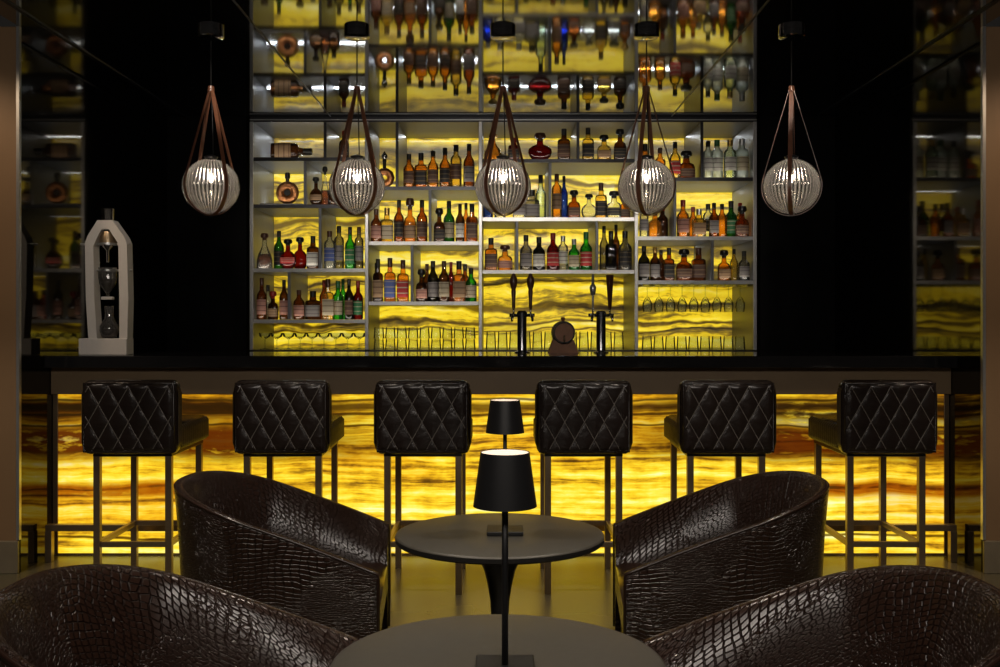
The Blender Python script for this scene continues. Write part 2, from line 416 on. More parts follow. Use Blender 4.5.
# ------------------------------------------------------------------ bar
bar = thing('bar_counter', 'long bar front of glowing yellow banded onyx under a brown apron', 'bar', (0, BF, 0))
MB().box(-X0 + 0.03, X0 - 0.03, 0, 0.04, 0.012, Z(394, BF)).build('onyx_panel', M['onyx_front'], bar)
MB().box(-X0 + 0.002, X0 - 0.002, -0.03, 0.05, Z(394, BF), 1.034, 0.003).build('apron', M['apron'], bar)
MB().box(-X0 + 0.002, X0 - 0.002, 0.0, 0.05, 0.0, 0.0115, 0.002).build('plinth', M['bronze'], bar)
for s in (-1, 1):
    a, b = sorted((s * (X0 - 0.002), s * (X0 - 0.03)))
    MB().box(a, b, -0.006, 0.05, 0.012, Z(394, BF), 0.002).build('end_post', M['bronze'], bar)
MB().box(-X0 + 0.002, X0 - 0.002, 0.05, 0.5, 0.0, 1.034).build('carcass', M['black_wall'], bar)
ct = MB().box(-X0 + 0.002, X0 - 0.002, 5.39, 6.10, 1.035, 1.10, 0.004).build('bar_countertop', M['black_stone'])
tag(ct, 'long polished black stone countertop on the bar', 'countertop')

fr = thing('foot_rail', 'bronze foot rail running along the base of the glowing bar', 'foot rail', (0, 5.36, 0))
MB().box(-X0 + 0.03, X0 - 0.03, -0.02, 0.02, 0.165, 0.20, 0.003).build('rail', M['bronze'], fr)
for xx in (-X0 + 0.045, -1.4, 0.0, 1.4, X0 - 0.045):
    MB().box(xx - 0.018, xx + 0.018, -0.018, 0.018, 0.0, 0.165, 0.002).build('post', M['bronze'], fr)

# ------------------------------------------------------------------ back bar shelving
TB = Z(122, DS); BASE = Z(350, DS)
sh = thing('back_bar_shelving', 'tall metal back bar shelving full of bottles against glowing onyx', 'shelving', (0, DS, 0))
SD = DB - DS - 0.004
def lx(px): return X(px, DS)
POST = [252, 367, 480.5, 636, 754.5]
MB().box(UL, UR, 0.0, SD, TB, ZC - 0.001).build('top_board', M['dark_metal'], sh)
MB().box(UL, UR, -0.012, 0.0, TB + 0.012, TB + 0.018).build('top_trim', M['steel'], sh)
MB().box(UL, UR, 0.0, SD, BASE - 0.05, BASE).build('base_board', M['dark_metal'], sh)
MB().box(UL, UR, 0.0, SD, 0.0, BASE - 0.051).build('base_cabinet', M['black_wall'], sh)
for i, p in enumerate(POST):
    MB().box(lx(p) - 0.012, lx(p) + 0.012, -0.006, SD, BASE, TB).build('side_panel' if i in (0, 4) else 'partition', M['shelf_metal'], sh)
    MB().box(lx(p) - 0.014, lx(p) + 0.014, -0.02, -0.007, BASE, TB, 0.004).build('post', M['steel'], sh)
BAYS = [dict(l=252, r=367, rows=[157.5, 204.5, 268.5, 319.5], div=[325, 305, 320, 289]),
        dict(l=367, r=480.5, rows=[186.5, 241.5, 301.5], div=[397, 430, 412]),
        dict(l=480.5, r=636, rows=[159, 217.5, 270], div=[578, 550, (517, 597)]),
        dict(l=636, r=754.5, rows=[177.5, 236.5, 280.5], div=[702, 675, 712.5])]
SHELF_Z = []
for bi, B in enumerate(BAYS):
    zs = [Z(y, DS) for y in B['rows']]; SHELF_Z.append(zs + [BASE])
    x0, x1 = lx(B['l']) + 0.0125, lx(B['r']) - 0.0125
    prev = TB
    for ri, z in enumerate(zs):
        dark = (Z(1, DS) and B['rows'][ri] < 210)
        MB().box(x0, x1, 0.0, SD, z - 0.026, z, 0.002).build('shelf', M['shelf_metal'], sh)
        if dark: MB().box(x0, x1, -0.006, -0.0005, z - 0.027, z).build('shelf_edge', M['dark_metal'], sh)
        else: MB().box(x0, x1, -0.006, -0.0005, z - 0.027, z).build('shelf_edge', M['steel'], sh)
        dv = B['div'][ri]
        for d in (dv if isinstance(dv, tuple) else (dv,)):
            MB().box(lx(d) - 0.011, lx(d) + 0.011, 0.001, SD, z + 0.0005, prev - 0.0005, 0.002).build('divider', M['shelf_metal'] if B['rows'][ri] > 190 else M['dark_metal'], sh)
        prev = z - 0.026

# ------------------------------------------------------------------ bottles
GC = {'amber': (0.78, 0.33, 0.05), 'dark amber': (0.42, 0.13, 0.022), 'dark brown': (0.13, 0.055, 0.02), 'red': (0.20, 0.012, 0.012),
      'green': (0.06, 0.55, 0.09), 'dark green': (0.03, 0.16, 0.045), 'clear': (0.90, 0.92, 0.86), 'pale green': (0.72, 0.86, 0.66),
      'blue': (0.03, 0.08, 0.72), 'black': (0.03, 0.03, 0.032), 'smoky grey': (0.34, 0.33, 0.32), 'frosted': (0.80, 0.86, 0.78), 'golden': (0.92, 0.68, 0.16), 'orange': (0.95, 0.45, 0.07)}
MG = {k: thin_glass('glass_' + k.replace(' ', '_'), tuple(c ** 0.62 for c in v), 1.5, 0.5 if k == 'frosted' else 0.16, v, 0.05) for k, v in GC.items()}
CAPC = {'black': (0.012, 0.011, 0.010), 'red': (0.30, 0.02, 0.015), 'gold': (0.55, 0.35, 0.10), 'silver': (0.6, 0.6, 0.6), 'brown': (0.08, 0.03, 0.015), 'green': (0.02, 0.14, 0.04)}
MC = {k: pbr('cap_' + k, v, 0.35, 0.9 if k in ('gold', 'silver') else 0.1, noise=0.15, nscale=80) for k, v in CAPC.items()}
def label_mat(name, c1, c2, bands):
    m, nt, b, o = new_mat(name)
    uv = nt.nodes.new('ShaderNodeUVMap'); sp = nt.nodes.new('ShaderNodeSeparateXYZ')
    nt.links.new(uv.outputs[0], sp.inputs[0])
    cr = nt.nodes.new('ShaderNodeValToRGB'); cr.color_ramp.interpolation = 'CONSTANT'
    e = cr.color_ramp.elements; e[0].position = 0; e[0].color = (*c1, 1); e[1].position = bands[0]; e[1].color = (*c2, 1)
    for i, p in enumerate(bands[1:]):
        k = e.new(p); k.color = (*(c1 if i % 2 == 0 else c2), 1)
    nt.links.new(sp.outputs['Y'], cr.inputs[0]); nt.links.new(cr.outputs[0], b.inputs['Base Color'])
    b.inputs['Roughness'].default_value = 0.6
    return m
LBC = {'cream': ((0.42, 0.36, 0.25), (0.20, 0.15, 0.09)), 'grey': ((0.22, 0.20, 0.19), (0.10, 0.09, 0.09)), 'black': ((0.015, 0.013, 0.013), (0.12, 0.09, 0.05)),
       'pink': ((0.40, 0.20, 0.15), (0.18, 0.07, 0.06)), 'tan': ((0.27, 0.17, 0.09), (0.12, 0.06, 0.03)), 'white': ((0.62, 0.60, 0.54), (0.25, 0.22, 0.20)),
       'red': ((0.42, 0.03, 0.03), (0.5, 0.4, 0.3)), 'brown': ((0.09, 0.045, 0.03), (0.20, 0.13, 0.07)), 'blue': ((0.08, 0.12, 0.35), (0.3, 0.3, 0.35)), 'green': ((0.03, 0.17, 0.06), (0.4, 0.38, 0.25))}
ML = {k: label_mat('label_' + k, a, b, [0.22, 0.28, 0.55, 0.62, 0.86, 0.92]) for k, (a, b) in LBC.items()}
M['copper'] = pbr('hammered_copper', (0.62, 0.26, 0.10), 0.32, 0.85, noise=0.4, nscale=70, bump=0.5)

PROF = {   # (height fraction, radius fraction), cap start, section power, depth, label range, look
 'round': dict(p=[(0, .9), (.02, 1), (.54, 1), (.60, .93), (.66, .66), (.71, .42), (.86, .36)], cap=.82, w=2, d=1, lb=(.12, .48), t='round-shouldered'),
 'wine': dict(p=[(0, .95), (.02, 1), (.56, 1), (.63, .88), (.70, .56), (.76, .40), (.90, .36)], cap=.84, w=2, d=1, lb=(.12, .48), t='long-necked'),
 'square': dict(p=[(0, .94), (.02, 1), (.60, 1), (.65, .88), (.68, .46), (.85, .38)], cap=.79, w=5, d=.85, lb=(.10, .50), t='square'),
 'squat': dict(p=[(0, .9), (.03, 1), (.44, 1), (.54, .85), (.60, .42), (.78, .34)], cap=.74, w=3, d=.7, lb=(.10, .38), t='squat'),
 'flask': dict(p=[(0, .5), (.03, .62), (.14, .9), (.28, 1), (.42, .92), (.54, .6), (.60, .3), (.82, .25)], cap=.78, w=2, d=.6, lb=(.18, .38), t='round flask'),
 'decanter': dict(p=[(0, .92), (.02, 1), (.25, .98), (.40, .80), (.54, .5), (.66, .3), (.86, .25)], cap=.80, w=2, d=.9, lb=(.06, .22), t='tapered decanter'),
 'tall': dict(p=[(0, .95), (.015, 1), (.66, 1), (.72, .88), (.77, .46), (.90, .40)], cap=.84, w=2, d=1, lb=(.2, .55), t='tall straight'),
 'fan': dict(p=[(0, .45), (.03, .62), (.14, .88), (.30, 1), (.42, .97), (.52, .66), (.58, .3), (.74, .24)], cap=.70, w=2, d=.5, lb=(.2, .36), t='fan-shaped'),
}
ORD = ['first', 'second', 'third', 'fourth', 'fifth', 'sixth', 'seventh', 'eighth', 'ninth', 'tenth', 'eleventh', 'twelfth', 'thirteenth']

def bottle(loc, hgt, wid, kind, col, cap, lab, fill=None, lblrange=None):
    P = PROF[kind]; r = wid / 2; h = hgt
    t = thing('bottle', None, 'bottle', loc, random.uniform(-.12, .12))
    prof = [(fr_ * r, z * h) for z, fr_ in P['p']]
    n = 20
    MB().lathe(prof, n, ey=P['d'], power=P['w']).build('glass_body', MG[col], t, auto=50)
    rn = P['p'][-1][1] * r
    c0 = P['cap'] * h
    cp = MB()
    if kind in ('squat', 'flask', 'fan', 'decanter'):
        cp.lathe([(rn * 1.08, c0), (rn * 1.10, c0 + (h - c0) * .25), (rn * 1.9, c0 + (h - c0) * .35), (rn * 2.1, c0 + (h - c0) * .6), (rn * 1.7, h * .985), (rn * .8, h)], 14)
    else:
        cp.lathe([(rn * 1.12, c0), (rn * 1.15, h * .99), (rn * 1.0, h)], 14)
    cp.build('cap', MC[cap], t, auto=40)
    if lab:
        a, b = lblrange or P['lb']
        # label follows the front of the body
        def rad(z):
            pp = P['p']
            for (z0, r0), (z1, r1) in zip(pp, pp[1:]):
                if z0 <= z <= z1: return r0 + (r1 - r0) * (z - z0) / (z1 - z0 + 1e-9)
            return pp[-1][1]
        pr = [(rad(a + (b - a) * k / 4) * r * 1.025 + 0.0006, (a + (b - a) * k / 4) * h) for k in range(5)]
        MB().lathe(pr, 12, a0=-pi + 0.5, a1=-0.5, ey=P['d'], power=P['w']).build('label', ML[lab], t, smooth=True)
    if fill:
        fr2 = [(max(0.0, fr_ - .1) * r, z * h + 0.003) for z, fr_ in P['p'] if z <= .42]
        MB().lathe(fr2, n, ey=P['d'], power=P['w']).build('drink', MG[fill], t, smooth=True)
    return t

# (centre px, top px, width px, shape, glass, cap, label, [drink], [row: 0 front 1 behind])
B_ = {}
B_[(0, 0)] = [(344, 131, 9, 'round', 'dark brown', 'red', 'black')]
B_[(0, 1)] = [(314, 177, 12, 'flask', 'dark brown', 'black', 'tan'), (325, 166, 9, 'decanter', 'clear', 'black', None, 'dark amber', 1), (334, 180, 10, 'round', 'dark brown', 'black', None)]
B_[(0, 2)] = [(264, 233, 14, 'decanter', 'clear', 'brown', None, 'dark amber'), (279, 231, 9, 'wine', 'dark green', 'black', 'black', None, 1), (288, 239, 15, 'flask', 'red', 'black', 'red'), (300, 237, 14, 'flask', 'red', 'black', None), (313, 236, 10, 'square', 'dark brown', 'black', 'white'),
              (328, 231, 10, 'tall', 'clear', 'brown', 'blue'), (339, 226, 9, 'tall', 'smoky grey', 'black', 'grey'), (350, 227, 9, 'round', 'green', 'black', 'green'), (359, 227, 8, 'tall', 'smoky grey', 'brown', 'grey')]
B_[(0, 3)] = [(261, 278, 9, 'round', 'dark amber', 'brown', 'pink'), (268, 285, 8, 'round', 'clear', 'black', None, None, 1), (273, 291, 9, 'squat', 'dark brown', 'red', 'tan'), (284, 280, 8, 'wine', 'dark brown', 'black', 'pink'),
              (299, 290, 10, 'wine', 'dark amber', 'brown', 'pink'), (313, 291, 13, 'square', 'dark brown', 'black', 'grey'), (324, 280, 8, 'wine', 'dark amber', 'red', None, None, 1), (328, 279, 10, 'square', 'golden', 'brown', 'cream'), (338, 281, 10, 'round', 'green', 'green', 'cream'), (343, 279, 7, 'wine', 'green', 'green', None, None, 1), (349, 279, 8, 'wine', 'black', 'black', 'brown'), (358, 281, 9, 'round', 'red', 'red', 'green')]
B_[(1, 0)] = [(409, 154, 10, 'round', 'amber', 'black', 'brown'), (421, 153, 11, 'square', 'amber', 'black', 'black'), (433, 151, 10, 'wine', 'orange', 'black', 'brown'), (445, 148, 10, 'round', 'amber', 'black', 'black'), (456, 145, 10, 'tall', 'golden', 'black', 'brown'), (469, 144, 10, 'wine', 'dark amber', 'black', 'grey')]
B_[(1, 1)] = [(373, 209, 10, 'round', 'dark amber', 'brown', 'pink'), (387, 208, 11, 'square', 'golden', 'gold', 'cream'), (399, 200, 9, 'round', 'dark amber', 'black', 'black'), (410, 198, 11, 'squat', 'amber', 'brown', 'tan'), (422, 200, 10, 'round', 'dark amber', 'black', 'brown'),
              (438, 208, 10, 'squat', 'dark brown', 'black', 'black'), (449, 201, 10, 'round', 'dark green', 'black', 'cream'), (460, 204, 8, 'wine', 'dark brown', 'black', 'white'), (466, 203, 7, 'wine', 'amber', 'black', None, None, 1), (472, 204, 10, 'square', 'dark amber', 'black', 'brown')]
B_[(1, 2)] = [(372, 263, 6, 'wine', 'dark brown', 'black', None, None, 1), (378, 259, 9, 'square', 'dark brown', 'black', 'tan'), (390, 258, 10, 'square', 'amber', 'brown', 'blue'), (403, 260, 10, 'square', 'orange', 'brown', 'red'),
              (421, 269, 10, 'squat', 'dark brown', 'black', 'pink'), (427, 264, 8, 'wine', 'dark brown', 'brown', None, None, 1), (433, 261, 10, 'wine', 'black', 'black', 'grey'), (444, 261, 10, 'wine', 'dark brown', 'brown', 'cream'), (451, 262, 7, 'wine', 'red', 'red', None, None, 1), (459, 261, 11, 'square', 'amber', 'black', 'tan'), (465, 264, 9, 'round', 'dark amber', 'black', None, None, 1), (471, 268, 10, 'round', 'green', 'black', 'cream')]
B_[(2, 0)] = [(493, 134, 16, 'decanter', 'orange', 'gold', None), (514, 138, 10, 'square', 'red', 'red', 'black'), (540, 133, 21, 'fan', 'red', 'brown', None), (564, 129, 11, 'square', 'dark brown', 'black', 'brown'),
              (588, 128, 10, 'square', 'golden', 'black', 'black'), (604, 135, 12, 'squat', 'golden', 'black', 'tan'), (620, 129, 11, 'squat', 'dark brown', 'black', 'black')]
B_[(2, 1)] = [(487, 190, 9, 'tall', 'blue', 'silver', None), (500, 188, 10, 'tall', 'clear', 'silver', 'white'), (519, 188, 11, 'square', 'clear', 'silver', 'grey'), (532, 190, 13, 'square', 'smoky grey', 'black', 'grey'), (542, 175, 10, 'round', 'pale green', 'black', None),
              (556, 174, 9, 'tall', 'orange', 'brown', 'tan'), (564, 176, 7, 'wine', 'blue', 'black', None), (574, 190, 11, 'squat', 'dark amber', 'black', 'brown'), (589, 194, 14, 'flask', 'clear', 'black', None), (601, 183, 10, 'square', 'golden', 'brown', 'black'), (614, 191, 13, 'squat', 'clear', 'black', 'black'), (626, 193, 10, 'squat', 'amber', 'gold', 'brown')]
B_[(2, 2)] = [(491, 238, 11, 'square', 'amber', 'black', 'brown'), (505, 245, 13, 'squat', 'orange', 'brown', 'pink'),
              (526, 235, 11, 'round', 'smoky grey', 'black', 'grey'), (539, 237, 11, 'round', 'black', 'black', 'white'), (553, 233, 11, 'round', 'red', 'red', 'red'), (563, 236, 9, 'tall', 'clear', 'silver', 'white'), (574, 239, 10, 'round', 'green', 'silver', 'cream'), (586, 232, 11, 'round', 'green', 'green', 'red'),
              (604, 226, 8, 'wine', 'smoky grey', 'black', None, None, 1), (611, 231, 10, 'square', 'black', 'black', None), (616, 223, 7, 'wine', 'dark brown', 'black', None, None, 1), (625, 231, 12, 'round', 'smoky grey', 'black', 'black')]
B_[(3, 0)] = [(645, 144, 11, 'square', 'amber', 'black', None), (660, 148, 10, 'round', 'orange', 'brown', None), (675, 142, 10, 'round', 'golden', 'black', 'red'), (688, 151, 15, 'squat', 'dark amber', 'black', 'brown'),
              (708, 141, 9, 'tall', 'frosted', 'black', 'white'), (717, 140, 11, 'tall', 'frosted', 'green', 'white'), (730, 140, 11, 'tall', 'pale green', 'gold', 'white'), (743, 139, 12, 'tall', 'frosted', 'silver', 'cream')]
B_[(3, 1)] = [(644, 205, 8, 'tall', 'clear', 'black', 'grey'), (655, 208, 12, 'squat', 'orange', 'brown', None), (666, 205, 10, 'round', 'dark brown', 'red', None),
              (683, 200, 11, 'round', 'amber', 'red', 'pink'), (693, 207, 9, 'wine', 'amber', 'red', None, None, 1), (699, 209, 11, 'square', 'golden', 'silver', 'tan'), (708, 204, 9, 'tall', 'clear', 'black', 'black', None, 1), (714, 203, 9, 'round', 'dark amber', 'black', 'grey'), (722, 204, 9, 'wine', 'amber', 'black', None), (731, 201, 11, 'round', 'dark green', 'black', 'green'), (740, 203, 9, 'round', 'orange', 'red', None, None, 1), (746, 206, 12, 'squat', 'dark amber', 'black', 'brown')]
B_[(3, 2)] = [(644, 246, 10, 'wine', 'black', 'black', 'grey'), (655, 247, 9, 'round', 'dark brown', 'gold', 'grey'), (661, 250, 8, 'wine', 'dark brown', 'black', None, None, 1), (669, 248, 9, 'square', 'dark amber', 'black', 'black'), (684, 249, 14, 'squat', 'dark amber', 'black', 'brown'), (699, 248, 12, 'square', 'dark amber', 'brown', 'brown'),
              (724, 250, 11, 'squat', 'amber', 'black', 'tan'), (734, 249, 7, 'wine', 'golden', 'black', None), (744, 251, 10, 'round', 'smoky grey', 'black', 'grey')]
BAYN = ['first', 'second', 'third', 'fourth']
nrow = [4, 3, 3, 3]
def shelf_name(b, r):
    return ['top', 'second', 'third', 'bottom'][r] if nrow[b] == 4 else ['top', 'middle', 'bottom'][r]
for (b, r), lst in B_.items():
    z = SHELF_Z[b][r] + 0.0005
    placed = []
    if (b, r) == (0, 1): placed.append((X(287.5, DS + .1), DS + .1, .10))
    if (b, r) == (1, 0): placed.append((X(384.5, DS + .1), DS + .1, .085))
    if (b, r) == (0, 0): placed.append((X(292, DS + .12), DS + .12, .17))
    dv = BAYS[b]['div'][r]
    walls = [lx(BAYS[b]['l']), lx(BAYS[b]['r'])] + [lx(q) for q in (dv if isinstance(dv, tuple) else (dv,))]
    for i, it in enumerate(sorted(lst)):
        px, top, w, kind, col, cap, lab = it[:7]
        fill = it[7] if len(it) > 7 else None
        row = it[8] if len(it) > 8 else 0
        w = w * 1.13
        d = DS + 0.075 + (0.13 if row else 0.0)
        for step in range(40):
            x = X(px, d); rad = w * d / 2000.0 * (1.16 if PROF[kind]['w'] > 2 else 1.02)
            for wx in walls:
                if abs(x - wx) < rad + .0155: x = wx + (rad + .0155) * (1 if x > wx else -1)
            if all((x - a) ** 2 + (d - c) ** 2 > (rad + e + .002) ** 2 for a, c, e in placed): break
            d += 0.012
        placed.append((x, d, rad))
        ceil_z = (TB if r == 0 else SHELF_Z[b][r - 1] - .026) - .008
        t = bottle((x, d, z), min(Z(top, d), ceil_z) - z, w * d / 1000.0, kind, col, cap, lab, fill)
        look = '%s %s bottle with %s cap' % (col, PROF[kind]['t'], cap)
        t['label'] = '%s, %s from left, %s shelf, %s bay' % (look, ORD[i], shelf_name(b, r), BAYN[b])
        t['group'] = 'bottles on the %s shelf of the %s bay' % (shelf_name(b, r), BAYN[b])

# special bottles -------------------------------------------------------------
zs = SHELF_Z[0][1]; d = DS + 0.10
t = thing('copper_bottle', 'round hammered copper bottle with hollow centre and black stopper on a tray', 'bottle', (X(287.5, d), d, zs + 0.0135))
Rb = 0.086
def ring_fn(i, j):
    a = 2 * pi * i / 32; b = 2 * pi * j / 14
    rr = 0.055 + 0.031 * cos(b)
    return ((rr * cos(a), 0.031 * sin(b), Rb + rr * sin(a)), (i / 32, j / 14))
m = MB(); m.grid(ring_fn, 32, 14, closed_u=True); m.build('ring_body', M['copper'], t, smooth=True)
MB().lathe([(0.014, 2 * Rb - 0.004), (0.014, 2 * Rb + 0.02), (0.02, 2 * Rb + 0.022), (0.02, 2 * Rb + 0.06), (0.012, 2 * Rb + 0.066)], 14).build('stopper', MC['black'], t, auto=40)
MB().lathe([(0.024, -0.012), (0.024, 0.012)], 16).build('centre_medallion', MC['black'], t, auto=40).matrix_local = __import__('mathutils').Matrix.Translation((0, 0, Rb)) @ __import__('mathutils').Matrix.Rotation(pi / 2, 4, 'X')
tr = MB().box(X(262, d), X(306, d) - 0.012, d - 0.07, d + 0.07, zs + 0.0005, zs + 0.0125, 0.003).build('display_tray', MC['black'])
tag(tr, 'flat black display tray under the round copper bottle', 'tray')

zs = SHELF_Z[0][0]
from mathutils import Matrix
t = bottle((0, 0, 0), 0.30, 0.12, 'square', 'dark brown', 'black', 'tan')
t['label'] = 'dark brown bottle lying on its side on top shelf of first bay'
t['group'] = 'bottles on the top shelf of the first bay'
t.location = (X(272, DS + .12), DS + 0.12, zs + 0.0605 + .003); t.rotation_euler = (0, pi / 2, 0)
zs = SHELF_Z[1][0]
t = thing('cluster_bottle', 'amber ring-shaped bottle with silver crown stopper on second bay top shelf', 'bottle', (X(384.5, DS + .1), DS + 0.1, zs + 0.0005), 0, 'bottles on the top shelf of the second bay')
def ring2(i, j):
    a = 2 * pi * i / 32; b = 2 * pi * j / 12
    rr = 0.047 + 0.028 * cos(b) * (1 + .08 * cos(10 * a))
    return ((rr * cos(a), 0.03 * sin(b), 0.077 + rr * sin(a)), (i / 32, j / 12))
m = MB(); m.grid(ring2, 32, 12, closed_u=True); m.build('ring_body', M['copper'], t, smooth=True)
MB().lathe([(0.013, .148), (0.013, .195), (0.016, .197), (0.016, .215)], 12).build('neck', MC['black'], t, auto=40)
MB().lathe([(0.006, .215), (0.02, .228), (0.024, .245), (0.012, .262), (0.003, .275)], 10).build('crown_stopper', M['chrome'], t, smooth=True)

# ------------------------------------------------------------------ glassware
def tumbler(loc, r, h, label, group, inv=True):
    prof = [(r * .80, 0.0), (r * .84, 0.004), (r, h), (r * .94, h), (r * .78, 0.010), (0.0001, 0.010)]
    if inv: prof = [(a, h - z) for a, z in prof]
    o = MB().lathe(prof, 18, caps=True).build('tumbler', M['drinkglass'], None, auto=50)
    o.location = loc
    return tag(o, label, 'glass', group)
proto = None
def put_glasses(proto, spots, phrase, group):
    for i, (x, y, z) in enumerate(spots):
        o = proto if i == 0 else proto.copy()
        if i: COL.objects.link(o)
        o.location = (x, y, z)
        o['label'] = phrase % (ORD[i] if i < len(ORD) else ORD[-1]); o['group'] = group
gz = BASE + 0.0005
d = DS + 0.10
for tier in range(2):
    p = tumbler((0, 0, 0), 0.041, 0.083, '', '')
    put_glasses(p, [(X(379 + k * 11.4, d), d, gz + tier * 0.084) for k in range(9)],
                '%s tumbler from the left, ' + ('lower' if tier == 0 else 'upper') + ' row upturned on base of second bay', 'tumblers stacked at the base of the second bay')
p = tumbler((0, 0, 0), 0.040, 0.135, '', '')
put_glasses(p, [(X(491 + k * 11.6, d), d, gz) for k in range(12)], '%s tall glass from the left upturned behind taps in third bay', 'tall glasses at the base of the third bay')
p = tumbler((0, 0, 0), 0.041, 0.10, '', '')
put_glasses(p, [(X(647 + k * 11.6, d), d, gz) for k in range(9)], '%s tumbler from the left upturned on base of fourth bay', 'tumblers at the base of the fourth bay')
def coupe(name='coupe_glass'):
    pr = [(0.036, 0), (0.036, .003), (0.005, .010), (0.004, .075), (0.012, .082), (0.040, .098), (0.046, .125), (0.043, .125), (0.036, .10), (0.0005, .087)]
    return tag(MB().lathe(pr, 18).build(name, M['drinkglass'], None, auto=60), '', 'glass')
p = coupe()
put_glasses(p, [(X(265 + k * 11.8, d), d, gz) for k in range(9)], '%s coupe glass from the left on base of first bay', 'coupe glasses at the base of the first bay')
# stemware hung under the bottom shelf of the fourth bay
sz = SHELF_Z[3][2] - 0.026
rk = thing('glass_rack', 'slim steel rack of stemware under bottom shelf of fourth bay', 'rack', (0, DS + 0.1, sz))
for k in range(10):
    xx = X(641.5 + k * 11.6, DS + .1)
    MB().box(xx - .006, xx + .006, -0.05, 0.20, -0.016, -0.0125).build('rack_rail', M['steel'], rk)
    MB().box(xx - .0015, xx + .0015, -0.05, 0.20, -0.0125, -0.0005).build('rack_hanger', M['steel'], rk)
pr = [(0.034, -0.009), (0.034, -.012), (0.004, -.018), (0.0035, -.09), (0.018, -.105), (0.036, -.14), (0.036, -.17), (0.030, -.205), (0.028, -.205), (0.033, -.17), (0.033, -.14), (0.0005, -.108)]
p = tag(MB().lathe(pr, 18).build('wine_glass', M['drinkglass'], None, auto=60), '', 'glass')
put_glasses(p, [(X(647.3 + k * 11.6, DS + .1), DS + .1, sz) for k in range(9)], '%s wine glass from the left hanging upside down in fourth bay rack', 'wine glasses hanging in the rack of the fourth bay')

# ------------------------------------------------------------------ things on the bar
CT = 1.1005
def tap(px, handles, label):
    d = 5.92
    t = thing('beer_tap', label, 'beer tap', (X(px, d), d, CT), 0, 'beer taps on the bar')
    MB().lathe([(0.045, 0), (0.045, 0.006), (0.030, 0.012), (0.028, .02), (0.028, 0.215), (0.031, 0.218), (0.031, 0.238), (0.022, 0.248)], 24).build('column', M['dark_chrome'], t, auto=40)
    MB().tube([(-0.075, 0, 0.222), (0.075, 0, 0.222)], 0.011, 10).build('crossbar', M['chrome'], t, smooth=True)
    for s, hk in zip((-1, 1), handles):
        xx = s * 0.040 * 1.0 + (-0.002)
        sp = MB(); sp.tube([(s * .05, -.005, .222), (s * .055, -.05, .220), (s * .06, -.065, .200), (s * .06, -.067, .185)], [.010, .010, .008, .006], 10)
        sp.tube([(s * .05, -.02, .225), (s * .05, -.022, .262)], .006, 8)
        sp.build('spout', M['chrome'], t, smooth=True)
        h = MB()
        if hk == 'paddle':
            h.lathe([(.007, .258), (.011, .27), (.010, .30), (.014, .36), (.012, .375), (.018, .39), (.023, .415), (.021, .44), (.012, .455), (.012, .462), (.006, .468)], 14, cx=s * .05, cy=-.022, ey=.7)
        elif hk == 'slim':
            h.lathe([(.006, .258), (.007, .34), (.014, .345), (.017, .36), (.020, .385), (.014, .40), (.009, .405), (.008, .46), (.004, .465)], 14, cx=s * .05, cy=-.022)
        else:
            h.lathe([(.008, .258), (.010, .265), (.023, .455), (.022, .46)], 4, cx=s * .05, cy=-.022, ey=.7)
        h.build('tap_handle', M['wood_handle'] if hk != 'slim' else M['steel'], t, auto=45)
    return t
tap(522, ('paddle', 'paddle'), 'black beer tap with two turned dark wood handles on the bar')
tap(601, ('slim', 'flat'), 'black beer tap with one metal and one tapered wooden handle on bar')
d = 5.92
t = thing('barrel', 'small dark oak barrel lying on a wooden cradle between the beer taps', 'barrel', (X(563, d), d, CT))
rb = 0.066; zc = 0.120
m = MB(); m.lathe([(rb * .86, -.11), (rb * .97, -.05), (rb, 0), (rb * .97, .05), (rb * .86, .11)], 28)
o = m.build('staves', M['oak'], t, auto=40); o.matrix_local = Matrix.Translation((0, 0, zc)) @ Matrix.Rotation(pi / 2, 4, 'X')
for yy in (-.108, -.06, .06, .108):
    rr = rb * (.88 if abs(yy) > .1 else .975)
    m = MB(); m.lathe([(rr - .003, -.010), (rr + .003, -.010), (rr + .003, .010), (rr - .003, .010), (rr - .003, -.010)], 28, caps=False)
    o = m.build('hoop', M['hoop'], t, auto=40); o.matrix_local = Matrix.Translation((0, yy, zc)) @ Matrix.Rotation(pi / 2, 4, 'X')
MB().prism([(-.088, 0), (.088, 0), (.060, .075), (.052, .078), (.03, .058), (0, .052), (-.03, .058), (-.052, .078), (-.060, .075)], -.085, -.06).prism([(-.088, 0), (.088, 0), (.060, .075), (.052, .078), (.03, .058), (0, .052), (-.03, .058), (-.052, .078), (-.060, .075)], .06, .085).box(-.07, .07, -.06, .06, .005, .03).build('cradle', M['oak'], t)
MB().lathe([(.010, zc + rb - .004), (.010, zc + rb + .01), (.015, zc + rb + .014), (.010, zc + rb + .024)], 12).build('bung', M['oak'], t, smooth=True)
m = MB(); m.tube([(0, -.108, zc - .035), (0, -.14, zc - .037)], .006, 8).tube([(0, -.135, zc - .055), (0, -.135, zc - .015)], .005, 8); m.build('spigot', M['bronze'], t, smooth=True)

